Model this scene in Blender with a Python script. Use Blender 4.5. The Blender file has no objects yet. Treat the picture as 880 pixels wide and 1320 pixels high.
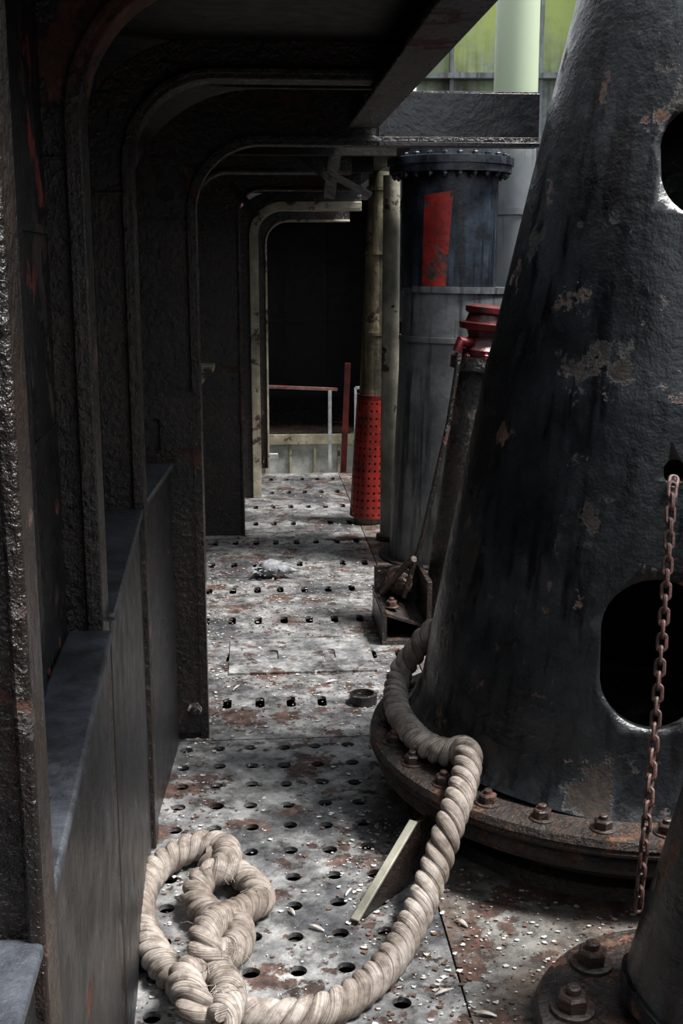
import bpy, bmesh, math, random
from mathutils import Vector, Matrix
random.seed(7)
S=bpy.context.scene
FP=1500.0; HZ=1.5
PIT=math.atan(320/1500); YAW=math.atan(115/1500)
sp,cp=math.sin(PIT),math.cos(PIT); sa,ca=math.sin(YAW),math.cos(YAW)
def C(r,f,z): return Vector((r*ca+f*sa, f*ca-r*sa, z))
def _ray(px,py):
    u=(px-440)/FP; v=(660-py)/FP
    return u, cp+v*sp, -sp+v*cp
def Wf(px,py,f):
    u,fc,vc=_ray(px,py); t=f/fc
    return C(u*t,f,HZ+vc*t)
def Wz(px,py,z):
    u,fc,vc=_ray(px,py); t=(z-HZ)/vc
    return C(u*t,fc*t,z)
# ------------------------------------------------------------ materials
def mat(name,a,b,sc=3.0,rough=(.35,.6),bump=.3,bsc=60,metal=0.0,rust=None,rsc=5,rth=.6,
        speck=None,ssc=60,sth=.72,streak=None,stth=.6,dist=.004,grime=0,gsc=9,spec=.5,rust2=None,r2sc=9,r2th=.6,fine=.25,blot=None):
    m=bpy.data.materials.new(name); m.use_nodes=True
    n=m.node_tree.nodes; l=m.node_tree.links
    bs=n['Principled BSDF']; tc=n.new('ShaderNodeTexCoord')
    def noise(s,det=6,vec=None,r=.6,off=0):
        q=n.new('ShaderNodeTexNoise'); q.inputs['Scale'].default_value=s
        q.inputs['Detail'].default_value=det; q.inputs['Roughness'].default_value=r
        v=vec or tc.outputs['Object']
        if off:
            mp=n.new('ShaderNodeMapping'); mp.inputs['Location'].default_value=(off,off*.7,off*1.3); l.new(v,mp.inputs['Vector']); v=mp.outputs['Vector']
        l.new(v,q.inputs['Vector']); return q.outputs['Fac']
    def ramp(src,p0,p1,c0=(0,0,0,1),c1=(1,1,1,1)):
        r=n.new('ShaderNodeValToRGB'); r.color_ramp.elements[0].position=p0; r.color_ramp.elements[1].position=p1
        r.color_ramp.elements[0].color=c0; r.color_ramp.elements[1].color=c1
        l.new(src,r.inputs['Fac']); return r.outputs['Color']
    def mix(f,c0,c1,bt='MIX'):
        x=n.new('ShaderNodeMix'); x.data_type='RGBA'; x.blend_type=bt
        if isinstance(f,float): x.inputs['Factor'].default_value=f
        else: l.new(f,x.inputs['Factor'])
        if isinstance(c0,tuple): x.inputs['A'].default_value=c0
        else: l.new(c0,x.inputs['A'])
        if isinstance(c1,tuple): x.inputs['B'].default_value=c1
        else: l.new(c1,x.inputs['B'])
        return x.outputs['Result']
    c4=lambda c:(c[0],c[1],c[2],1)
    col=ramp(noise(sc),.35,.65,c4(a),c4(b))
    rg=n.new('ShaderNodeMapRange'); rg.inputs['From Min'].default_value=.3; rg.inputs['From Max'].default_value=.7
    rg.inputs['To Min'].default_value=rough[0]; rg.inputs['To Max'].default_value=rough[1]
    l.new(noise(sc*4+3),rg.inputs['Value']); rout=rg.outputs['Result']
    hs=noise(bsc,5)
    if fine:
        f_=noise(bsc*4.3,3); ad=n.new('ShaderNodeMath'); ad.operation='MULTIPLY_ADD'; l.new(f_,ad.inputs[0]); ad.inputs[1].default_value=fine; l.new(hs,ad.inputs[2]); hs=ad.outputs[0]
    if blot:
        f=ramp(noise(2.7,8,r=.6,off=8.8),.50,.62); col=mix(f,col,c4(blot))
    if streak:
        mp=n.new('ShaderNodeMapping'); mp.inputs['Scale'].default_value=(1,1,.06)
        l.new(tc.outputs['Object'],mp.inputs['Vector'])
        f=ramp(noise(24,6,mp.outputs['Vector']),stth,stth+.12)
        col=mix(f,col,c4(streak))
    def addrust(rust,rsc,rth,col,rout,hs,off=0):
        f=ramp(noise(rsc,10,r=.68,off=off),rth,rth+.025)
        r2=ramp(noise(rsc*7,5),.35,.65,c4(rust),c4(tuple(x*.35 for x in rust)))
        col=mix(f,col,r2)
        x=n.new('ShaderNodeMix'); x.data_type='FLOAT'; l.new(f,x.inputs['Factor']); l.new(rout,x.inputs['A']); x.inputs['B'].default_value=.85
        rout=x.outputs['Result']
        ad=n.new('ShaderNodeMath'); ad.operation='MULTIPLY_ADD'; l.new(f,ad.inputs[0]); ad.inputs[1].default_value=-.3; l.new(hs,ad.inputs[2])
        return col,rout,ad.outputs[0]
    if rust: col,rout,hs=addrust(rust,rsc,rth,col,rout,hs)
    if rust2: col,rout,hs=addrust(rust2,r2sc,r2th,col,rout,hs,off=5.3)
    if grime:
        gcol=ramp(noise(gsc,9,r=.72,off=2.1),.38,.62,(1-grime,1-grime,1-grime,1),(1,1,1,1))
        col=mix(1.0,col,gcol,'MULTIPLY')
    if speck:
        f=ramp(noise(ssc,4,r=.7),sth,sth+.03)
        col=mix(f,col,c4(speck))
    l.new(col,bs.inputs['Base Color']); l.new(rout,bs.inputs['Roughness'])
    bs.inputs['Metallic'].default_value=metal
    bs.inputs['Specular IOR Level'].default_value=spec
    bp=n.new('ShaderNodeBump'); bp.inputs['Strength'].default_value=bump; bp.inputs['Distance'].default_value=dist
    l.new(hs,bp.inputs['Height']); l.new(bp.outputs['Normal'],bs.inputs['Normal'])
    return m
M_frame=mat('tarred_steel',(.009,.0075,.007),(.032,.020,.015),5,(.14,.34),1.0,62,dist=.009,rust=(.14,.05,.032),rsc=4,rth=.60,spec=.65,grime=.45,gsc=12)
M_ceil=mat('near_black_ceiling',(.006,.0055,.005),(.014,.011,.010),5,(.45,.7),.6,40,dist=.005,spec=.3)  # near-black base colour for the ceiling and its bracing
M_beam=mat('glossy_beam_paint',(.008,.010,.012),(.018,.02,.025),5,(.2,.4),.6,26,dist=.006,rust=(.09,.04,.03),rsc=6,rth=.62,spec=.5,grime=.4)
M_wall=mat('hull_paint',(.008,.008,.010),(.020,.019,.022),3,(.2,.42),.7,60,dist=.006,rust=(.34,.04,.018),rsc=6.5,rth=.585,rust2=(.06,.03,.02),r2sc=3,r2th=.57,spec=.6,grime=.5)
M_bulw=mat('bulwark_paint',(.009,.009,.010),(.02,.02,.023),3,(.25,.5),.7,70,dist=.005,rust=(.12,.03,.018),rsc=5.5,rth=.64,spec=.45,grime=.5)
M_ledge=mat('ledge_sheen_paint',(.03,.034,.042),(.075,.083,.10),8,(.28,.5),.8,80,dist=.004,spec=.5,grime=.55,gsc=25)  # ledge tops coloured paler and bluer to carry the sky sheen
M_col=mat('column_paint',(.010,.012,.014),(.027,.032,.037),4,(.2,.42),.6,34,dist=.006,rust=(.21,.105,.07),rsc=7.0,rth=.62,rust2=(.05,.035,.027),r2sc=3.1,r2th=.585,speck=(.25,.28,.28),ssc=15,sth=.72,streak=(.006,.006,.008),stth=.50,spec=.5,grime=.55,gsc=6,blot=(.042,.047,.052))
M_flange=mat('rusty_flange',(.05,.03,.022),(.025,.022,.022),9,(.3,.65),1,60,dist=.012,rust=(.17,.085,.05),rsc=12,rth=.53,rust2=(.10,.10,.085),r2sc=9,r2th=.6,grime=.65,gsc=14)
M_floor=mat('deck_plate',(.18,.184,.19),(.48,.48,.475),7,(.2,.48),.8,80,dist=.004,rust=(.18,.11,.09),rsc=4.2,rth=.555,rust2=(.10,.06,.05),r2sc=13,r2th=.58,speck=(.95,.95,.93),ssc=42,sth=.66,metal=.2,grime=.76,gsc=17,blot=(.11,.112,.12))
M_floor2=mat('rusty_deck',(.23,.23,.22),(.12,.085,.065),6,(.35,.65),.9,60,dist=.006,rust=(.14,.075,.055),rsc=5,rth=.52,speck=(.75,.75,.72),ssc=45,sth=.67,grime=.72,gsc=15)
M_void=mat('bilge_hole_dark',(.006,.006,.006),(.012,.01,.01),3,(.6,.9))
M_grey=mat('grey_pipe_paint',(.085,.092,.098),(.17,.178,.185),4,(.3,.5),.4,40,rust=(.16,.1,.07),rsc=5,rth=.64,streak=(.04,.043,.046),stth=.5,grime=.45)
M_blue=mat('blueblack_paint',(.010,.011,.014),(.04,.055,.08),6,(.22,.4),.4,30,rust=(.12,.05,.03),rsc=6,rth=.66,streak=(.010,.012,.016),stth=.46,grime=.4)
M_red=mat('red_paint',(.36,.022,.015),(.20,.016,.012),5,(.35,.5),.4,50,rust=(.10,.05,.045),rsc=6,rth=.56,grime=.55,gsc=12)
M_rail=mat('rusty_rail',(.24,.06,.05),(.3,.2,.18),14,(.4,.6),.4,50,grime=.5)
M_dred=mat('dark_red_paint',(.15,.013,.017),(.04,.010,.010),9,(.25,.45),.5,50,grime=.5)
M_yel=mat('ochre_column',(.11,.095,.06),(.36,.31,.19),5,(.35,.55),.7,40,rust=(.1,.06,.04),rsc=5,rth=.6,streak=(.05,.045,.03),stth=.5,grime=.5)
M_ppipe=mat('pale_pipe_paint',(.19,.185,.15),(.38,.37,.30),5,(.35,.55),.4,40,rust=(.1,.06,.04),rsc=5,rth=.6,grime=.4)
M_pale=mat('pale_lit_paint',(.28,.25,.18),(.50,.46,.35),6,(.4,.6),.5,50,rust=(.12,.07,.05),rsc=7,rth=.57,grime=.4)  # pale paint; on the far frame flange it colours in the light
M_white=mat('white_rail',(.55,.56,.57),(.35,.36,.37),8,(.4,.6),.3,50,grime=.5)
M_chain=mat('rusty_chain_steel',(.10,.045,.038),(.04,.024,.02),40,(.4,.7),.7,150,dist=.002)
M_deb=mat('paint_flakes',(.6,.62,.62),(.25,.2,.16),30,(.5,.8),.3)
M_debr=mat('rust_flakes',(.14,.07,.05),(.06,.04,.03),30,(.6,.9),.3)
M_feather=mat('feathers',(.30,.31,.33),(.04,.045,.055),26,(.6,.9),.3)
M_nut=mat('greasy_nuts',(.05,.03,.022),(.02,.018,.018),20,(.22,.45),.8,90,rust=(.14,.06,.04),rsc=20,rth=.56)
def zmix(m,colr,z0,z1,amp=1.2,sc=2.2):
    n=m.node_tree.nodes; l=m.node_tree.links; bs=n['Principled BSDF']
    old=bs.inputs['Base Color'].links[0].from_socket
    tc=n.new('ShaderNodeTexCoord'); sx=n.new('ShaderNodeSeparateXYZ'); l.new(tc.outputs['Object'],sx.inputs[0])
    no=n.new('ShaderNodeTexNoise'); no.inputs['Scale'].default_value=sc; no.inputs['Detail'].default_value=9; no.inputs['Roughness'].default_value=.65
    l.new(tc.outputs['Object'],no.inputs['Vector'])
    a=n.new('ShaderNodeMath'); a.operation='MULTIPLY_ADD'; l.new(no.outputs['Fac'],a.inputs[0]); a.inputs[1].default_value=amp; l.new(sx.outputs['Z'],a.inputs[2])
    mr=n.new('ShaderNodeMapRange'); l.new(a.outputs[0],mr.inputs['Value']); mr.inputs['From Min'].default_value=z0; mr.inputs['From Max'].default_value=z1
    mx=n.new('ShaderNodeMix'); mx.data_type='RGBA'; l.new(mr.outputs['Result'],mx.inputs['Factor']); l.new(old,mx.inputs['A']); mx.inputs['B'].default_value=colr
    l.new(mx.outputs['Result'],bs.inputs['Base Color']); return m
M_moss=zmix(mat('mossy_wall',(.10,.125,.15),(.24,.27,.28),3,(.5,.7),.4,30,streak=(.05,.055,.04),stth=.5,grime=.6),(.24,.29,.07,1),3.3,4.1,1.3,3)
M_gpipe=zmix(mat('algae_pipe',(.08,.09,.10),(.15,.16,.17),3,(.4,.55),.2,20,streak=(.04,.045,.05)),(.30,.35,.24,1),2.55,2.95,.8,3)
def ropemat():
    m=bpy.data.materials.new('hemp_rope'); m.use_nodes=True
    n=m.node_tree.nodes; l=m.node_tree.links; bs=n['Principled BSDF']
    tc=n.new('ShaderNodeTexCoord')
    mp=n.new('ShaderNodeMapping'); mp.inputs['Scale'].default_value=(14,30,1); l.new(tc.outputs['UV'],mp.inputs['Vector'])
    fb=n.new('ShaderNodeTexNoise'); fb.inputs['Scale'].default_value=1; fb.inputs['Detail'].default_value=4; l.new(mp.outputs['Vector'],fb.inputs['Vector'])
    def R(s,d,p0,c0,p1,c1):
        ob=n.new('ShaderNodeTexNoise'); ob.inputs['Scale'].default_value=s; ob.inputs['Detail'].default_value=d; ob.inputs['Roughness'].default_value=.65; l.new(tc.outputs['Object'],ob.inputs['Vector'])
        r=n.new('ShaderNodeValToRGB'); e=r.color_ramp.elements
        e[0].position=p0; e[0].color=c0; e[1].position=p1; e[1].color=c1; l.new(ob.outputs['Fac'],r.inputs['Fac']); return r.outputs['Color']
    c1=R(6,7,.35,(.19,.155,.13,1),.62,(.43,.39,.355,1))
    c2=R(34,5,.38,(.40,.35,.32,1),.56,(1,1,1,1))
    r2=n.new('ShaderNodeValToRGB'); r2.color_ramp.elements[0].position=.34; r2.color_ramp.elements[0].color=(.36,.31,.28,1); r2.color_ramp.elements[1].position=.56
    l.new(fb.outputs['Fac'],r2.inputs['Fac'])
    def mul(f,a,b):
        mx=n.new('ShaderNodeMix'); mx.data_type='RGBA'; mx.blend_type='MULTIPLY'; mx.inputs['Factor'].default_value=f
        l.new(a,mx.inputs['A']); l.new(b,mx.inputs['B']); return mx.outputs['Result']
    l.new(mul(.8,mul(.8,c1,c2),r2.outputs['Color']),bs.inputs['Base Color'])
    bs.inputs['Roughness'].default_value=.7
    bp=n.new('ShaderNodeBump'); bp.inputs['Strength'].default_value=1; bp.inputs['Distance'].default_value=.004
    l.new(fb.outputs['Fac'],bp.inputs['Height']); l.new(bp.outputs['Normal'],bs.inputs['Normal'])
    return m
M_rope=ropemat()
# ------------------------------------------------------------ mesh builder
class B:
    def __init__(s): s.v=[]; s.f=[]; s.m=[]; s.mats=[]; s.uv={}
    def mi(s,m):
        if m not in s.mats: s.mats.append(m)
        return s.mats.index(m)
    def add(s,vs,fs,m):
        o=len(s.v); s.v+= [tuple(x) for x in vs]; k=s.mi(m)
        for f in fs: s.f.append(tuple(i+o for i in f)); s.m.append(k)
        return o
    def hexa(s,p,m):
        s.add(p,[(0,3,2,1),(4,5,6,7),(0,1,5,4),(1,2,6,5),(2,3,7,6),(3,0,4,7)],m)
    def box(s,x0,x1,y0,y1,z0,z1,m):
        s.hexa([(x0,y0,z0),(x1,y0,z0),(x1,y1,z0),(x0,y1,z0),(x0,y0,z1),(x1,y0,z1),(x1,y1,z1),(x0,y1,z1)],m)
    def bar(s,a,b,w,h,m,up=Vector((0,0,1))):
        a=Vector(a); b=Vector(b); d=(b-a).normalized()
        x=d.cross(up); 
        if x.length<1e-3: x=Vector((1,0,0))
        x.normalize(); y=x.cross(d)
        x*=w/2; y*=h/2
        s.hexa([a-x-y,a+x-y,a+x+y,a-x+y,b-x-y,b+x-y,b+x+y,b-x+y],m)
    def tube(s,path,rad,m,seg=24,caps=True):
        path=[Vector(p) for p in path]; n=len(path)
        if not hasattr(rad,'__len__'): rad=[rad]*n
        t=(path[1]-path[0]).normalized()
        u=t.orthogonal().normalized(); vs=[];fs=[]
        for i in range(n):
            tt=((path[min(i+1,n-1)]-path[max(i-1,0)])).normalized()
            u=(u-tt*u.dot(tt)).normalized(); w=tt.cross(u)
            for k in range(seg):
                a=2*math.pi*k/seg; vs.append(path[i]+(u*math.cos(a)+w*math.sin(a))*rad[i])
        for i in range(n-1):
            for k in range(seg):
                k2=(k+1)%seg; fs.append((i*seg+k,i*seg+k2,(i+1)*seg+k2,(i+1)*seg+k))
        if caps: fs.append(tuple(range(seg))[::-1]); fs.append(tuple((n-1)*seg+k for k in range(seg)))
        s.add(vs,fs,m)
    def lathe(s,c,axis,prof,m,seg=48,closed=False):
        c=Vector(c); ax=Vector(axis).normalized()
        u=Vector((1,0,0)); u=(u-ax*u.dot(ax))
        if u.length<1e-3: u=Vector((0,1,0))
        u.normalize(); w=ax.cross(u); vs=[];fs=[]
        for h,r in prof:
            for k in range(seg):
                a=2*math.pi*k/seg; vs.append(c+ax*h+(u*math.cos(a)+w*math.sin(a))*r)
        n=len(prof)
        for i in range(n-1):
            for k in range(seg):
                k2=(k+1)%seg; fs.append((i*seg+k,i*seg+k2,(i+1)*seg+k2,(i+1)*seg+k))
        if closed:
            i=n-1
            for k in range(seg):
                k2=(k+1)%seg; fs.append((i*seg+k,i*seg+k2,k2,k))
        else:
            fs.append(tuple(range(seg))[::-1]); fs.append(tuple((n-1)*seg+k for k in range(seg)))
        s.add(vs,fs,m)
    def nut(s,c,axis,size,m,stud=True):
        c=Vector(c); ax=Vector(axis).normalized(); ph=random.random()*6
        s.lathe(c,ax,[(0,size*.8),(size*.14,size*.8),(size*.16,size*.76)],m,18)
        rot=Matrix.Rotation(ph,3,ax)
        u=rot@ax.orthogonal().normalized(); w=ax.cross(u); vs=[]
        for h,r in ((size*.14,.56),(size*.62,.58),(size*.72,.48)):
            for k in range(6):
                a=math.pi/3*k; vs.append(c+ax*h+(u*math.cos(a)+w*math.sin(a))*size*r)
        fs=[]
        for i in range(2):
            for k in range(6): fs.append((i*6+k,i*6+(k+1)%6,(i+1)*6+(k+1)%6,(i+1)*6+k))
        fs.append((12,13,14,15,16,17)); s.add(vs,fs,m)
        if stud: s.lathe(c,ax,[(size*.6,size*.27),(size*.95,size*.27),(size*1.0,size*.2)],m,12)
    def ob(s,name,parent=None,bevel=0,ang=35):
        me=bpy.data.meshes.new(name); me.from_pydata(s.v,[],s.f)
        for m in s.mats: me.materials.append(m)
        me.polygons.foreach_set('material_index',s.m)
        bm=bmesh.new(); bm.from_mesh(me); bmesh.ops.recalc_face_normals(bm,faces=bm.faces); bm.to_mesh(me); bm.free()
        me.polygons.foreach_set('use_smooth',[True]*len(me.polygons))
        me.set_sharp_from_angle(angle=math.radians(ang)); me.update()
        o=bpy.data.objects.new(name,me); S.collection.objects.link(o)
        if parent: o.parent=parent
        if bevel:
            b=o.modifiers.new('bev','BEVEL'); b.width=bevel; b.segments=2; b.limit_method='ANGLE'; b.angle_limit=math.radians(50)
        return o
def empty(name):
    o=bpy.data.objects.new(name,None); S.collection.objects.link(o); o.empty_display_size=.1; return o
def perf(b,mapf,x0,cx,nx,y0,cy,ny,hole,m,th=.012,seg=12,skip=lambda i,j:False):
    for i in range(nx):
        for j in range(ny):
            X0=x0+i*cx; X1=X0+cx; Y0=y0+j*cy; Y1=Y0+cy
            h=None if skip(i,j) else hole(i,j)
            if not h:
                b.add([mapf(X0,Y0,0),mapf(X1,Y0,0),mapf(X1,Y1,0),mapf(X0,Y1,0)],[(0,1,2,3)],m); continue
            hx,hy,sq,ox,oy=h; xc=(X0+X1)/2+ox; yc=(Y0+Y1)/2+oy
            outer=[];inner=[]
            def arc(t):
                c,s_=math.cos(t),math.sin(t)
                if sq=='slot':
                    r=hx; L=hy-hx
                    return (xc+r*c, yc+r*s_+(L if s_>0 else -L))
                return (xc+hx*c,yc+hy*s_)
            N=seg
            angs=[2*math.pi*(k+.5)/N for k in range(N)]
            inner=[arc(t) for t in angs]
            for t in angs:
                c,s_=math.cos(t),math.sin(t); k=1/max(abs(c),abs(s_))
                outer.append(((X0+X1)/2+c*k*cx/2,(Y0+Y1)/2+s_*k*cy/2))
            vs=[mapf(p[0],p[1],0) for p in outer]+[mapf(p[0],p[1],0) for p in inner]+[mapf(p[0],p[1],-th) for p in inner]
            cs=[(X1,Y1),(X0,Y1),(X0,Y0),(X1,Y0)]
            vs+=[mapf(p[0],p[1],0) for p in cs]
            fs=[]
            for k in range(N):
                k2=(k+1)%N
                a0=angs[k]; a1=angs[k]+2*math.pi/N; cor=None
                for q in range(4):
                    ca_=math.pi/4+q*math.pi/2
                    if a0<ca_-1e-6<a1-2e-6 : cor=q
                if cor is not None: fs.append((k,3*N+cor,k2,N+k2,N+k))
                else: fs.append((k,k2,N+k2,N+k))
                fs.append((N+k,N+k2,2*N+k2,2*N+k))
            b.add(vs,fs,m)
# ============================================================ FLOOR
b=B()
flat=lambda x,y,d:(x,y,d)
def plate(x0,x1,y0,y1,m,z=0,th=.012): b.box(x0,x1,y0,y1,z-th,z,m)
g=.005
NX0=-.275
perf(b,flat,NX0,.102,6,3.46-.133*12-.0665,.133,13,lambda i,j:(.020+random.uniform(-.001,.001),.020,'r',random.uniform(-.004,.004),random.uniform(-.006,.006)),M_floor,seg=16)
yN0=3.46-.133*12-.0665; yN1=3.5265
plate(-.6,NX0-.0,yN0,yN1,M_floor)
plate(NX0+.612,.42,yN0,yN1,M_floor)
plate(.42+g,2.6,1.2,yN1,M_floor2)
plate(-.6,.42,-1.0,yN0-g,M_floor2)
plate(.42+g,2.6,-1.0,1.2-g,M_floor2)
sx0=-.215-.0555-.111*2; 
yy=yN1+g
rowsY=[3.85+.478*i for i in range(10)]
for i,ry in enumerate(rowsY):
    y0=ry-.239; y1=ry+.239
    if i==0: y0=yy
    gg=g if i%2 else 0
    nx=10
    perf(b,flat,sx0,.111,nx,ry-.08,.16,1,lambda a,j:(.0165,.05,'slot',random.uniform(-.003,.003),random.uniform(-.006,.006)),M_floor,seg=12,skip=lambda a,j:random.random()<.05)
    b.add([(sx0,y0,0),(sx0+.111*nx,y0,0),(sx0+.111*nx,ry-.08,0),(sx0,ry-.08,0)],[(0,1,2,3)],M_floor)
    b.add([(sx0,ry+.08,0),(sx0+.111*nx,ry+.08,0),(sx0+.111*nx,y1-gg,0),(sx0,y1-gg,0)],[(0,1,2,3)],M_floor)
yE=rowsY[-1]+.239
plate(sx0+.111*10+g,2.6,yN1+g,yE,M_floor2)
plate(-.6,sx0-g,yN1+g,yE,M_floor2)
oy=4.33
perf(b,lambda x,y,d:(x,y,.008+d),-.1-.0045,.111*1.0,5,oy-.2,.40,1,lambda i,j:(.024,.062,'slot',0,0) if i in(1,3) else None,M_floor,th=.02,seg=12)
b.box(-.1-.0045,-.1-.0045+.555,oy-.2,oy-.198,0,.008,M_floor)
b.box(-.2,.75,yE-.012,yE,-.25,0,M_pale)
floor=b.ob('floor')
b=B(); b.box(-1.2,2.8,-1.2,12.5,-.62,-.6,M_void)
for i in range(9): b.box(-1,2.55,.5+i*.95,.52+i*.95,-.6,-.02,M_void)
b.ob('bilge_floor')
# ============================================================ LEFT HULL WALL
b=B()
pts=[(-1.0,-.27),(.96,-.285),(1.88,-.312),(1.95,-.345),(2.85,-.365),(3.56,-.36),(6.42,-.40),(7.5,-.2),(8.62,-.06),(12.4,0)]
def wallx(y):
    for (y0,x0),(y1,x1) in zip(pts[:-1],pts[1:]):
        if y0<=y<=y1: return x0+(x1-x0)*(y-y0)/(y1-y0)
for (y0,x0),(y1,x1) in zip(pts[:-1],pts[1:]):
    b.hexa([(x0-.03,y0,-.6),(x0,y0,-.6),(x1,y1,-.6),(x1-.03,y1,-.6),(x0-.03,y0,3.2),(x0,y0,3.2),(x1,y1,3.2),(x1-.03,y1,3.2)],M_wall)
for y in (1.22,1.55,2.35):
    x=wallx(y); b.box(x-.02,x+.008,y,y+.03,.91,2.0,M_wall)
for z in (1.25,1.55): b.bar((wallx(1.0)+.001,1.0,z),(wallx(1.86)+.001,1.86,z),.008,.012,M_wall)
b.ob('wall_left')
Lp=[(-1.0,-.17,.96,-.193),(1.0,-.195,1.86,-.236),(1.95,-.241,2.84,-.272),(2.9,-.272,3.5,-.24),(3.6,-.26,4.4,-.26)]
b=B()
for (y0,x0,y1,x1) in Lp:
    w0=wallx(y0)+.001; w1=wallx(y1)+.001
    b.hexa([(w0,y0,0),(x0-.01,y0,0),(x1-.01,y1,0),(w1,y1,0),(w0,y0,.895),(x0-.01,y0,.895),(x1-.01,y1,.895),(w1,y1,.895)],M_bulw)
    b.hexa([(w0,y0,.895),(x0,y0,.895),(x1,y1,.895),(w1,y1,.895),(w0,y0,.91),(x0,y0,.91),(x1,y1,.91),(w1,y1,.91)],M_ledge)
b.ob('bulwark_ledge',bevel=.005)
# ============================================================ PORTAL FRAMES
def portal(Y,Xin,w,zt,r,Xend,fl=.09,t=.018,mt=M_frame,mf=None,zb=0,lip=0,h=None,name='portal_frame',extra=None):
    b=B(); path=[]
    h=h or w
    path.append((Xin,zb,-1,0)); path.append((Xin,zt-r,-1,0))
    for k in range(1,16):
        a=math.pi/2*k/16
        path.append((Xin+r-r*math.cos(a),zt-r+r*math.sin(a),-math.cos(a),math.sin(a)))
    path.append((Xin+r,zt,0,1)); path.append((Xend,zt,0,1))
    def strip(n0,n1,y0,y1,m,hh=None):
        vs=[];fs=[]
        for (x,z,nx,nz) in path:
            n1b=n1 if hh is None else (n1*abs(nx)**2+hh*abs(nz)**2)
            vs+=[(x+nx*n0,y0,z+nz*n0),(x+nx*n1b,y0,z+nz*n1b),(x+nx*n1b,y1,z+nz*n1b),(x+nx*n0,y1,z+nz*n0)]
        n=len(path)
        for i in range(n-1):
            for k in range(4):
                fs.append((4*i+k,4*i+(k+1)%4,4*i+4+(k+1)%4,4*i+4+k))
        fs+= [(0,1,2,3),tuple(4*(n-1)+k for k in(3,2,1,0))]
        b.add(vs,fs,m)
    strip(.004,w,Y,Y+t,mt,h)
    strip(-.006,.01,Y-.012,Y+fl,mf or mt)
    if lip: strip(.006,lip,Y-.014,Y+.002,mf or mt)
    if extra: extra(b)
    return b.ob(name,bevel=.004)
portal(.96,-.197,.16,1.93,.2,.36,fl=.05)
def exA(b): b.box(-.34,-.262,1.874,1.88,1.655,1.662,M_frame)
portal(1.88,-.258,.14,1.93,.22,.37,fl=.07,h=.08,extra=exA,lip=.02)
def exB(b): b.box(-.36,-.28,2.834,2.84,1.655,1.665,M_frame)
portal(2.84,-.275,.13,1.92,.20,.37,fl=.07,h=.09,extra=exB,lip=.02)
def exC(b):
    x0,x1=-.335,-.168
    y=3.56
    perf(b,lambda x,z,d:(x,y-.012-d,z),x0,(x1-x0)/2,2,.86,.26,1,lambda i,j:(.011,.05,'slot',-.0,0.0) if i==0 else None,M_frame,th=.012)
    b.box(x0,x1,y-.012,y,.02,.86,M_frame)
    b.lathe((-.24,y,1.70),(0,-1,0),[(-.001,.022),(.002,.022)],M_void,20)  # dark disc paints in the shade of a round web hole
    b.box(-.35,-.168,y-.006,y,1.62,1.628,M_frame)
    b.nut((-.2,y-.01,.1),(0,-1,0),.03,M_frame)
    b.box(.381,.86,y-.004,y,1.855,1.99,M_beam)
    b.box(.381,.86,y-.02,y-.004,1.838,1.85,M_beam)
portal(3.56,-.163,.19,1.845,.20,.86,fl=.05,h=.15,extra=exC,lip=.02)
portal(5.40,-.24,.08,1.90,.15,.46,h=.08)
portal(6.42,-.058,.30,1.885,.12,.60,h=.11,fl=.04)
portal(7.5,.045,.16,1.83,.16,.70,fl=.10,mf=M_pale,h=.12,lip=.05)  # flange and lip coloured pale to show the light on them
portal(8.62,.115,.2,1.80,.16,.72,fl=.08,mf=M_pale,h=.18)
b=B()
b.box(-.6,.38,1.1,8.75,2.0,2.03,M_ceil)
b.box(.38,.72,5.2,8.75,2.0,2.03,M_ceil)
b.box(-.6,1.5,9.6,12.4,2.0,2.03,M_ceil)  # roof added to darken the far room; gap before it admits light
b.ob('ceiling')
b=B()
b.box(.362,.38,1.1,3.555,1.90,2.0,M_frame); b.box(.29,.38,1.1,3.54,1.888,1.9,M_frame)
b.ob('ceiling_edge_girder',bevel=.003)
b=B()
for a,c,w in (((297,236,5.9),(332,278,5.9),.035),((432,196,5.2),(424,256,5.2),.05),((380,196,5.2),(426,232,5.2),.03),((432,228,5.2),(478,252,5.2),.03),((340,262,6.6),(372,238,6.6),.03)):
    b.bar(Wf(*a),Wf(*c),.02,w,M_ceil)
for y in (4.9,5.8,6.9): b.box(-.3,.6,y,y+.03,1.93,2.0,M_ceil)
b.ob('ceiling_bracing')
b=B(); p=Wf(269,478,5.5); b.box(p.x-.12,p.x+.02,p.y,p.y+.3,p.z-.01,p.z+.01,M_pale); b.bar((p.x+.0,p.y,p.z),(p.x-.1,p.y,p.z-.14),.02,.02,M_pale)
b.ob('wall_shelf_bracket')
# ============================================================ FAR ROOM
b=B(); b.box(-.6,2.6,12.4,12.45,-.6,3.2,M_bulw)
for i in range(3): b.box(.35+i*.45,.37+i*.45,12.37,12.4,-.2,2,M_bulw)
for z in (.9,1.5): b.box(-.2,2.0,12.37,12.4,z,z+.02,M_bulw)
b.ob('wall_back')
b=B(); b.box(1.2,1.24,9.8,12.4,-.6,2.0,M_bulw); b.ob('far_room_light_block')  # added side wall, closes the far room against leaking sky light
b=B(); b.box(.02,1.15,9.55,12.35,.09,.12,M_frame); b.box(.02,1.15,9.53,9.55,.04,.12,M_pale); b.box(.02,1.15,9.56,9.6,-.6,.09,M_white)  # pale front edge carries the bright lit strip in its colour
for i in range(5): b.box(.1+i*.2,.12+i*.2,9.54,9.56,-.6,.06,M_pale)
b.ob('far_platform')
b=B(); b.box(.02,1.15,8.7,9.52,-.3,-.28,M_ppipe); b.ob('lower_landing')
b=B()
a=Wf(330,498,8.95); c=Wf(435,502,8.95)
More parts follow.
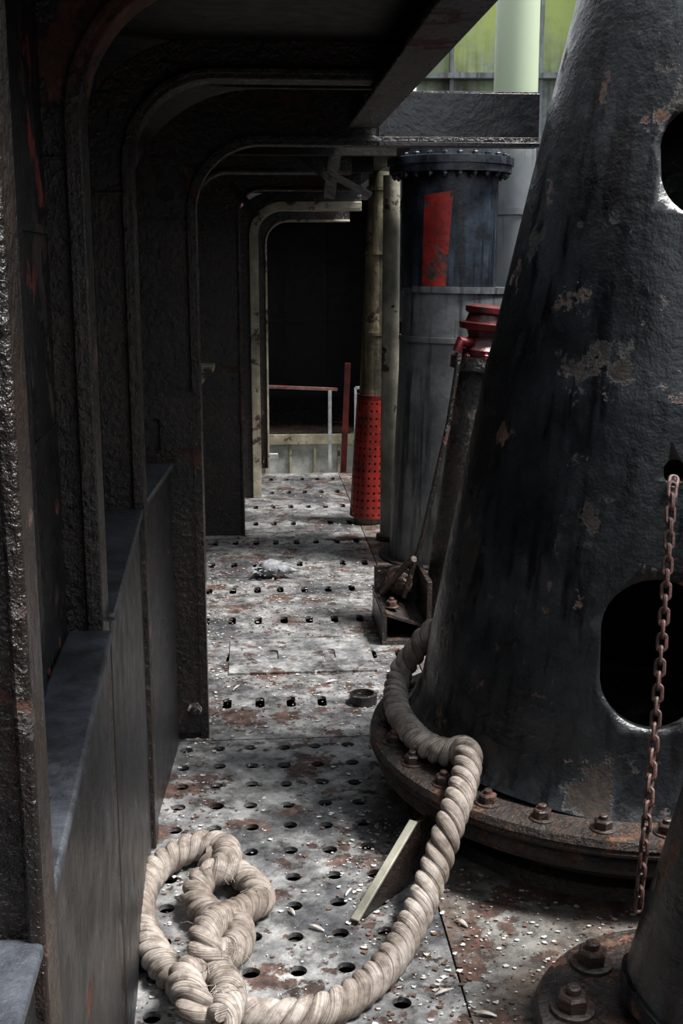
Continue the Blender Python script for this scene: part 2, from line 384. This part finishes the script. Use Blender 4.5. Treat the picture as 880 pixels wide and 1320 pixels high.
b.bar(a,c,.022,.022,M_rail); b.bar(Wf(425,503,8.95),Wf(425,606,8.95)-Vector((0,0,.2)),.026,.026,M_white,up=Vector((0,1,0)))
b.bar(Wf(333,500,8.95),Wf(333,606,8.95),.026,.026,M_white,up=Vector((0,1,0)))
b.bar(Wf(448,468,8.95),Wf(441,606,8.95)-Vector((0,0,.2)),.045,.04,M_dred,up=Vector((0,1,0)))
b.bar(Wf(330,588,9.2),Wf(358,588,9.2),.04,.04,M_white); b.nut(Wf(336,580,9.1),(0,-1,0),.06,M_white)
b.ob('guard_rail')
b=B(); p=Wf(458,500,9.2); q=Wf(470,500,9.2); b.bar(p,Wf(458,580,9.2),.02,.02,M_white,up=Vector((0,1,0))); b.bar(p,q,.02,.02,M_white); b.bar(Wf(457,540,9.2),Wf(475,540,9.2),.02,.02,M_white)
b.ob('far_handrail')
# ============================================================ RIGHT BACKGROUND
b=B(); b.hexa([C(.6,9.75,2.03),C(4.5,9.75,-.6),C(4.5,9.85,-.6),C(.6,9.85,2.03),C(.6,9.75,5),C(4.5,9.75,5),C(4.5,9.85,5),C(.6,9.85,5)],M_moss)
for u in (.85,1.55,1.95): b.hexa([C(u,9.65,2.04),C(u+.03,9.65,2.04),C(u+.03,9.75,2.04),C(u,9.75,2.04),C(u,9.65,5),C(u+.03,9.65,5),C(u+.03,9.75,5),C(u,9.75,5)],M_grey)
b.hexa([C(.6,9.6,2.92),C(2.9,9.6,2.92),C(2.9,9.75,2.92),C(.6,9.75,2.92),C(.6,9.6,2.96),C(2.9,9.6,2.96),C(2.9,9.75,2.96),C(.6,9.75,2.96)],M_grey)
b.ob('wall_right_superstructure')
b=B(); b.box(1.2,2.6,9.3,9.34,-.6,2.0,M_wall); b.ob('wall_bulkhead')
b=B(); b.box(2.6,2.65,-1,12.4,-.6,2.3,M_wall); b.ob('wall_right')  # unseen side wall, raised so sky light falls more from above
b=B(); b.box(-.24,2.6,-1.06,-1.0,-.6,1.85,M_wall); b.ob('light_block_behind')  # added unseen wall, blocks low light from behind the camera
b=B(); b.lathe(C(1.08,7.6,-.5),(0,0,1),[(0,.15),(2.3,.145),(2.3,.155),(2.34,.155),(2.34,.14),(5.2,.125)],M_gpipe,32); b.ob('algae_standpipe')
P0=C(.158,6.75,0); P1=C(.225,6.75,2.0)
ax=(P1-P0).normalized()
par=empty('leaning_support_column')
b=B(); b.tube([P0-ax*.1,P0+ax*.75,P1],[.085,.08,.07],M_yel,28); b.lathe(P0,ax,[(.735,.095),(.76,.095)],M_dred,28)
for z in (1.1,1.55,1.9): b.lathe(P0,ax,[(z,.082),(z+.02,.082)],M_yel,28)
b.ob('column_shaft',par)
b=B(); NC=20
xx=Vector((1,0,0)); xx=(xx-ax*xx.dot(ax)).normalized(); yy_=ax.cross(xx)
def cyl(u,h,d):
    a=u*2*math.pi; r=.112-.018*h/.74+d
    return P0+ax*h+(xx*math.cos(a)+yy_*math.sin(a))*r
perf(b,cyl,0,1/NC,NC,.04,.0435,16,lambda i,j:(.0105,.0075,'r',0,0),M_red,th=.006,seg=8)
b.ob('red_perforated_guard',par)
b=B(); c=C(.262,6.3,0); b.lathe(c,(0,0,1),[(-.1,.05),(1.95,.045)],M_ppipe,20); b.lathe(c,(0,0,1),[(.0,.07),(.03,.07)],M_flange,20); b.ob('slim_pipe')
par=empty('flanged_vent_pipe'); cc=C(.535,5.95,0)
b=B(); b.lathe(cc,(.02,0,1),[(-.05,.285),(1.0,.262),(1.12,.258),(1.12,.268),(1.145,.268),(1.145,.256),(1.36,.25),(1.36,.262),(1.39,.262),(1.39,.245)],M_grey,56); b.ob('lower_pipe',par)
b=B(); b.lathe(cc,(.0,0,1),[(1.385,.238),(1.93,.238),(1.93,.30),(1.965,.30),(1.965,.31),(2.0,.31),(2.01,.25),(2.12,.24)],M_blue,56)
for k in range(24):
    a=2*math.pi*k/24; b.nut(cc+Vector((math.cos(a)*.275,math.sin(a)*.275,1.93)),(0,0,-1),.026,M_blue)
    b.nut(cc+Vector((math.cos(a)*.275,math.sin(a)*.275,2.0)),(0,0,1),.026,M_blue)
b.ob('upper_pipe',par)
b=B()
vs=[];fs=[];N=8
for i in range(N+1):
    for z in (1.395,1.82):
        a=-math.pi/2-YAW-.36+(i/N-.5)*(.50 if z<1.5 else .60)+(.04 if z>1.5 else -.03)
        vs.append((cc.x+math.cos(a)*.2405,cc.y+math.sin(a)*.2405,z+(.02*i/N if z>1.5 else 0)))
for i in range(N): fs.append((2*i,2*i+2,2*i+3,2*i+1))
b.add(vs,fs,M_red); b.ob('red_marker_stripe',par)
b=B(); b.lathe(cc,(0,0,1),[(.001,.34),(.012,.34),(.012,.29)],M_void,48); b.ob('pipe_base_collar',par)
par=empty('red_topped_valve_pipe')
Q0=C(.45,4.75,0); Q1=C(.565,4.75,1.13); qa=(Q1-Q0).normalized()
b=B(); L=(Q1-Q0).length
b.lathe(Q0,qa,[(-.02,.13),(.03,.13),(.03,.115),(L-.06,.085),(L-.05,.12),(L,.12)],M_frame,40)
b.ob('leaning_pipe',par)
b=B(); b.lathe(Q1,qa,[(0,.085),(.03,.095),(.05,.075),(.08,.06),(.105,.07),(.11,.1),(.135,.105),(.14,.08),(.17,.07),(.18,.085),(.2,.085),(.21,.05)],M_dred,36)
for k in range(8):
    a=2*math.pi*k/8; b.nut(Q1+Vector((math.cos(a)*.1,math.sin(a)*.1,-.0)),qa,.022,M_dred)
b.tube([Q1+Vector((-.05,-.05,.06)),Q1+Vector((-.1,-.08,.07)),Q1+Vector((-.11,-.08,.03))],.02,M_dred,12)
b.ob('red_valve',par)
b=B(); b.tube([Wf(520,770,4.6),Wf(545,690,4.6),Wf(578,545,4.6),Wf(592,455,4.6)],.011,M_frame,10)
b.ob('conduit_pipe')
b=B(); p0=Wz(492,832,0); 
x,y=p0.x,p0.y
b.box(x,x+.2,y,y+.4,0,.02,M_flange)
b.box(x,x+.02,y,y+.38,.02,.14,M_frame); b.box(x+.18,x+.2,y,y+.38,.02,.26,M_frame); b.box(x,x+.2,y+.3,y+.32,.02,.25,M_frame)
b.hexa([(x,y+.02,.12),(x+.18,y+.02,.06),(x+.18,y+.3,.06),(x,y+.3,.12),(x,y+.02,.135),(x+.18,y+.02,.075),(x+.18,y+.3,.075),(x,y+.3,.135)],M_flange)
b.lathe((x+.1,y+.28,.2),(0,-1,0),[(0,.06),(.03,.06),(.03,.04),(.09,.04)],M_nut,24); b.nut((x+.1,y+.2,.2),(0,-1,0),.06,M_nut)
b.tube([(x+.02,y+.2,.16),(x+.12,y+.15,.3),(x+.14,y+.1,.33)],.014,M_nut,10)
b.nut((x+.05,y+.1,.13),(0,0,1),.04,M_nut)
b.ob('deck_machinery_bracket',bevel=.003)
# ============================================================ BIG TAPERED COLUMN
par=empty('tapered_steel_column')
K0=C(.77,3.1,.0); TZ=.205
K1=C(.92,3.1,2.14)
K0z=Vector((K0.x,K0.y,TZ)); kax=(K1-K0z).normalized()
def rad(h): return .562-.235*h/1.94+.018*math.sin(math.pi*min(h/1.94,1))
b=B(); prof=[(0,.595),(.02,.58),(.05,.568)]
h=.1
while h<3.1: prof.append((h,rad(h)+ (0.004 if abs(h-.98)<.03 else 0))); h+=.05
out=list(prof); inn=[(hh,max(r-.025,.02)) for hh,r in prof][::-1]
b.lathe(K0z,kax,out+inn,M_col,96,closed=True)
shell=b.ob('column_shell',par,ang=40)
def cutter(px,py,fwd,hw,hh,ph=0):
    c=Wf(px,py,fwd); b=B(); d=(Vector((K0.x,K0.y,0))-Vector((c.x,c.y,0))).normalized()
    r=Vector((d.y,-d.x,0)); N=32; vs=[]
    for s in (-.25,.22):
        for k in range(N):
            t=2*math.pi*(k+.5)/N; cx_,sy=math.cos(t),math.sin(t)
            q=c+d*s+r*(hw*cx_)+Vector((0,0,1))*(hw*sy+((hh-hw) if sy>0 else -(hh-hw)))
            vs.append(q)
    fs=[tuple(range(N))[::-1],tuple(range(N,2*N))]+[(k,(k+1)%N,N+(k+1)%N,N+k) for k in range(N)]
    b.add(vs,fs,M_col); return b.ob('cut')
cuts=[cutter(843,842,2.6,.125,.178),cutter(900,211,2.78,.10,.128),cutter(867,607,2.64,.024,.028)]
for cu in cuts:
    md=shell.modifiers.new('b','BOOLEAN'); md.operation='DIFFERENCE'; md.object=cu; md.solver='EXACT'
bpy.context.view_layer.update()
dg=bpy.context.evaluated_depsgraph_get()
nm=bpy.data.meshes.new_from_object(shell.evaluated_get(dg))
shell.modifiers.clear(); shell.data=nm
for cu in cuts: bpy.data.objects.remove(cu)
b=B()
fl=[(TZ-.035,.50),(TZ-.035,.675),(TZ-.02,.69),(TZ-.012,.685),(TZ-.008,.69),(TZ+.01,.685),(TZ+.015,.67),(TZ+.012,.5)]
b.lathe((K0.x,K0.y,0),(0,0,1),fl,M_flange,96,closed=True)
b.lathe((K0.x,K0.y,0),(0,0,1),[(TZ-.085,.5),(TZ-.085,.66),(TZ-.07,.67),(TZ-.05,.665),(TZ-.036,.65),(TZ-.036,.5)],M_flange,96,closed=True)
b.lathe((K0.x,K0.y,0),(0,0,1),[(0,.57),(.03,.56),(.04,.53),(TZ-.08,.52)],M_frame,72)
b.ob('base_flange',par)
b=B()
for k in range(28):
    a=2*math.pi*(k+.5)/28; b.nut((K0.x+math.cos(a)*.638,K0.y+math.sin(a)*.638,TZ+.013),(0,0,1),.038,M_nut)
b.ob('flange_nuts',par)
b=B()
f_=C(.03,2.44,.005); t_=C(.18,2.68,.135); bt=C(.36,2.88,.125); bb=C(.36,2.88,0)
s=Vector((.8,-.6,0))*.006
P=[f_,bb,bt,t_]
b.hexa([p-s for p in P]+[p+s for p in P],M_frame)  # plate face coloured dark for the shadow beneath the flange
b.bar(f_+Vector((0,0,.006)),t_+Vector((0,0,.004)),.022,.008,M_ppipe)
for a in (math.radians(150),):
    d=Vector((math.cos(a),math.sin(a),0)); s=Vector((-d.y,d.x,0))*.009; c=Vector((K0.x,K0.y,0))
    P=[c+d*.5,c+d*.66,c+d*.66+Vector((0,0,TZ-.085)),c+d*.5+Vector((0,0,TZ-.085))]
    b.hexa([p-s for p in P]+[p+s for p in P],M_flange)
b.ob('base_gussets',par,bevel=.002)
# ============================================================ NEAR FLANGED POST
par=empty('flanged_post'); R0=C(.70,2.02,0)
b=B(); b.lathe(R0,(0,0,1),[(.0,.32),(.045,.32),(.06,.31),(.06,.1)],M_flange,64)
for k in range(9):
    a=2*math.pi*(k+.28)/9; b.nut(R0+Vector((math.cos(a)*.245,math.sin(a)*.245,.06)),(0,0,1),.055,M_nut)
b.ob('post_flange',par)
b=B(); R1=C(.70+.26,2.02,1.4); b.tube([R0+Vector((0,0,.05)),R0+(R1-R0)*.05,R1],[.18,.17,.11],M_col,48); b.ob('post_shaft',par)
# ============================================================ ROPE
def crom(P,step=.008):
    out=[];P=[Vector(p) for p in P]; P=[P[0]*2-P[1]]+P+[P[-1]*2-P[-2]]
    for i in range(1,len(P)-2):
        a,b_,c,d=P[i-1:i+3]; n=30
        for k in range(n):
            t=k/n
            out.append(.5*((2*b_)+(c-a)*t+(2*a-5*b_+4*c-d)*t*t+(3*b_-a-3*c+d)*t**3))
    out.append(P[-2])
    res=[out[0]]; acc=0
    for p,q in zip(out[:-1],out[1:]):
        L=(q-p).length; d=step-acc
        while d<=L and L>0:
            res.append(p.lerp(q,d/L)); d+=step
        acc=(acc+L)%step if L>0 else acc
    return res
ST=.006
def rope(b,P,R,lay=.112,seg=14):
    path=crom(P,ST); n=len(path)
    t=(path[1]-path[0]).normalized(); u=t.orthogonal().normalized(); fr=[]
    for i in range(n):
        tt=(path[min(i+3,n-1)]-path[max(i-3,0)]).normalized(); u=(u-tt*u.dot(tt)).normalized(); fr.append((tt,u.copy(),tt.cross(u)))
    for s in range(3):
        cen=[]
        for i in range(n):
            a=-2*math.pi*(i*ST/lay)+s*2*math.pi/3; tt,uu,ww=fr[i]
            cen.append(path[i]+(uu*math.cos(a)+ww*math.sin(a))*R*.55)
        vs=[];fs=[];o=len(b.v)
        for i in range(n):
            td=(cen[min(i+1,n-1)]-cen[max(i-1,0)]).normalized()
            a=-2*math.pi*(i*ST/lay)+s*2*math.pi/3; tt,uu,ww=fr[i]
            rd=(uu*math.cos(a)+ww*math.sin(a)); rd=(rd-td*rd.dot(td)).normalized(); sd=td.cross(rd)
            for k in range(seg):
                q=2*math.pi*k/seg
                vs.append(cen[i]+(rd*math.cos(q)*.46+sd*math.sin(q)*.465)*R)
                b.uv[o+len(vs)-1]=(i*ST,k/seg if k<=seg/2 else 1-k/seg)
        for i in range(n-1):
            for k in range(seg):
                k2=(k+1)%seg; fs.append((i*seg+k,i*seg+k2,(i+1)*seg+k2,(i+1)*seg+k))
        fs.append(tuple(range(seg))[::-1]); fs.append(tuple((n-1)*seg+k for k in range(seg)))
        b.add(vs,fs,M_rope)
b=B(); R=.037
main=[Wz(600,800,.47),(Wz(560,812,.44)),Wz(536,838,.38),Wz(514,872,.30),Wz(512,915,.265),Wz(542,955,.262),Wz(578,970,.27),Wz(601,966,.30),Wz(600,1000,.27),Wz(580,1062,.21),Wz(560,1120,.13),Wz(532,1190,.06),
 Wz(492,1252,R),Wz(430,1298,R),Wz(360,1312,R),Wz(290,1300,R),Wz(228,1262,R),Wz(190,1212,R),Wz(180,1165,R),Wz(202,1120,R),Wz(248,1092,R+.01),Wz(288,1092,.05),Wz(290,1116,.075),Wz(262,1134,.06),Wz(254,1158,.05),Wz(275,1182,.05),Wz(306,1196,.075),
 Wz(300,1226,.085),Wz(262,1246,.08),Wz(238,1262,.10),Wz(248,1290,.11),Wz(268,1330,.06),Wz(262,1370,R)]
rope(b,main,R)
end=[Wz(268,1108,.03),Wz(296,1120,.04),Wz(325,1140,R+.005),Wz(336,1160,R),Wz(310,1174,.055),Wz(274,1192,.11),Wz(262,1218,.12),Wz(285,1258,.08),Wz(296,1285,.09),Wz(285,1320,.10)]
rope(b,end,R*.95)
for k in range(70):
    a=random.random()*6.28; c_=Wz(*random.choice(((300,1226,.13),(262,1190,.09),(262,1246,.12),(290,1120,.11),(285,1270,.13),(320,1150,.07))))
    p=c_+Vector((random.uniform(-.025,.025),random.uniform(-.025,.025),random.uniform(-.01,.0)))
    q=p+Vector((math.cos(a)*.035,math.sin(a)*.035,-random.random()*.012))
    b.tube([p,(p+q)/2+Vector((0,0,.006)),q],.0007,M_rope,4)
o=b.ob('mooring_rope',ang=60)
uvl=o.data.uv_layers.new(name='UVMap')
for lp in o.data.loops:
    uvl.data[lp.index].uv=b.uv.get(lp.vertex_index,(0,0))
# ============================================================ CHAIN
b=B()
cp_=crom([Wf(872,622,2.66),Wf(866,632,2.56),Wf(858,760,2.50),Wf(842,960,2.42),Wf(833,1060,2.36),Wf(824,1150,2.36),Wf(822,1185,2.37)],.0285)
for i in range(len(cp_)-1):
    p=cp_[i]; d=(cp_[i+1]-p).normalized(); u=d.orthogonal().normalized(); a=(i%2)*math.pi/2+.5+i*.04
    s=Matrix.Rotation(a,3,d)@u; w=d.cross(s); N=16; vs=[];fs=[]; wr=.0046
    for k in range(N):
        t=2*math.pi*k/N; c,sn=math.cos(t),math.sin(t)
        cen=p+s*(c*.0092)+d*(sn*.0095+(.0095 if sn>0 else -.0095))
        nrm=(s*c+d*sn)
        for q in range(6):
            f=2*math.pi*q/6; vs.append(cen+(nrm*math.cos(f)+w*math.sin(f))*wr)
    for k in range(N):
        for q in range(6): fs.append((k*6+q,k*6+(q+1)%6,((k+1)%N)*6+(q+1)%6,((k+1)%N)*6+q))
    b.add(vs,fs,M_chain)
b.ob('hanging_chain')
# ============================================================ DECK RING, DEBRIS, BIRD
b=B(); p=Wz(468,906,0); b.lathe(p,(0,0,1),[(0,.048),(.035,.048),(.037,.037),(.005,.035)],M_frame,32,closed=True)
b.ob('deck_socket_ring')
def flake(b,p,s,m):
    a=random.random()*6.28; n=random.choice((4,5,6)); vs=[]
    tilt=random.uniform(-.35,.35)
    for k in range(n):
        t=a+6.28*k/n; r=s*random.uniform(.5,1.1); x=math.cos(t)*r; y=math.sin(t)*r*random.uniform(.5,1)
        vs.append((p[0]+x,p[1]+y,p[2]+.002+abs(x)*abs(tilt)))
    vs+= [(v[0],v[1],v[2]+.0012) for v in vs]
    b.add(vs,[tuple(range(n))[::-1],tuple(range(n,2*n))]+[(k,(k+1)%n,n+(k+1)%n,n+k) for k in range(n)],m)
b=B()
def inbase(x,y): return math.hypot(x-K0.x,y-K0.y)<.6 or math.hypot(x-R0.x,y-R0.y)<.34
cnt=0
while cnt<5600:
    r=random.random()
    if r<.35: x,y=random.uniform(.2,1.3),random.uniform(1.7,3)
    elif r<.5: x,y=random.gauss(.3,.12),random.uniform(1.9,8)
    elif r<.6: x,y=random.gauss(-.2,.05),random.uniform(1.9,6)
    elif r<.8: x,y=random.uniform(-.22,.6),random.uniform(3.6,6.5)
    else: x,y=random.uniform(-.22,.75),random.uniform(1.9,8.4)
    if inbase(x,y) or x<-.25: continue
    cnt+=1
    s=random.choice((.002,.003,.003,.004,.004,.005,.006,.009)); flake(b,(x,y,0),s,M_deb if random.random()<.5 else M_debr)
b.ob('paint_flake_debris')
b=B()
def feather(p,ang,L,m,rise=.0):
    d=Vector((math.cos(ang),math.sin(ang),rise)).normalized(); s=Vector((-d.y,d.x,0)).normalized(); vs=[];fs=[];N=6
    for i in range(N+1):
        t=i/N; w=L*.13*math.sin(math.pi*min(1,t*.9+.08)); c=Vector(p)+d*L*t+Vector((0,0,.02*t*(1-t)))
        vs+=[c-s*w,c+Vector((0,0,.003)),c+s*w]
    for i in range(N):
        for k in range(2): fs.append((3*i+k,3*i+k+1,3*i+3+k+1,3*i+3+k))
    b.add(vs,fs,m)
bp=Wz(348,742,0)
b.lathe(bp+Vector((-.06,0,.04)),(1,-.35,.0),[(0,.008),(.02,.035),(.06,.05),(.11,.042),(.14,.022),(.165,.018),(.18,.012),(.2,.002)],M_feather,16)
for k in range(90):
    feather(bp+Vector((random.uniform(-.07,.08),random.uniform(-.07,.05),.015+random.random()*.04)),random.uniform(0,6.28),random.uniform(.03,.065),M_feather,random.uniform(-.3,.5))
b.tube([bp+Vector((.0,-.05,.02)),bp+Vector((.05,-.1,.012))],.004,M_dred,6)
b.ob('dead_pigeon_remains')
b=B()
for (px,py,a,L) in ((603,1195,2.2,.05),(445,1155,1.0,.04),(418,1200,2.6,.05),(560,1283,.3,.05),(640,1310,2.9,.06),(300,890,1,.05),(420,880,.2,.05),(380,1180,2,.04),(430,790,2,.06)):
    feather(Wz(px,py,.004),a,L*.8,M_deb,.1)
b.ob('loose_feathers')
# ============================================================ CAMERA
cam=bpy.data.cameras.new('cam'); co=bpy.data.objects.new('camera',cam); S.collection.objects.link(co)
cam.sensor_fit='VERTICAL'; cam.sensor_height=24; cam.lens=FP/1320*24; cam.clip_start=.02
F=Vector((sa*cp,ca*cp,-sp)); Rr=Vector((ca,-sa,0)); U=Rr.cross(F)
mtx=Matrix((Rr,U,-F)).transposed().to_4x4(); mtx.translation=Vector((0,0,HZ)); co.matrix_world=mtx
S.camera=co
# ============================================================ LIGHT
S.view_settings.view_transform='Standard'
w=bpy.data.worlds.new('world'); S.world=w; w.use_nodes=True
bg=w.node_tree.nodes['Background']; bg.inputs['Color'].default_value=(.88,.94,1,1); bg.inputs['Strength'].default_value=1.6
sun=bpy.data.lights.new('sun','SUN'); sun.energy=9.5; sun.angle=math.radians(14); sun.color=(1,.97,.93)
so=bpy.data.objects.new('sun',sun); S.collection.objects.link(so)
d=Vector((-.50,.16,-1.0)); so.rotation_euler=d.to_track_quat('-Z','Y').to_euler()
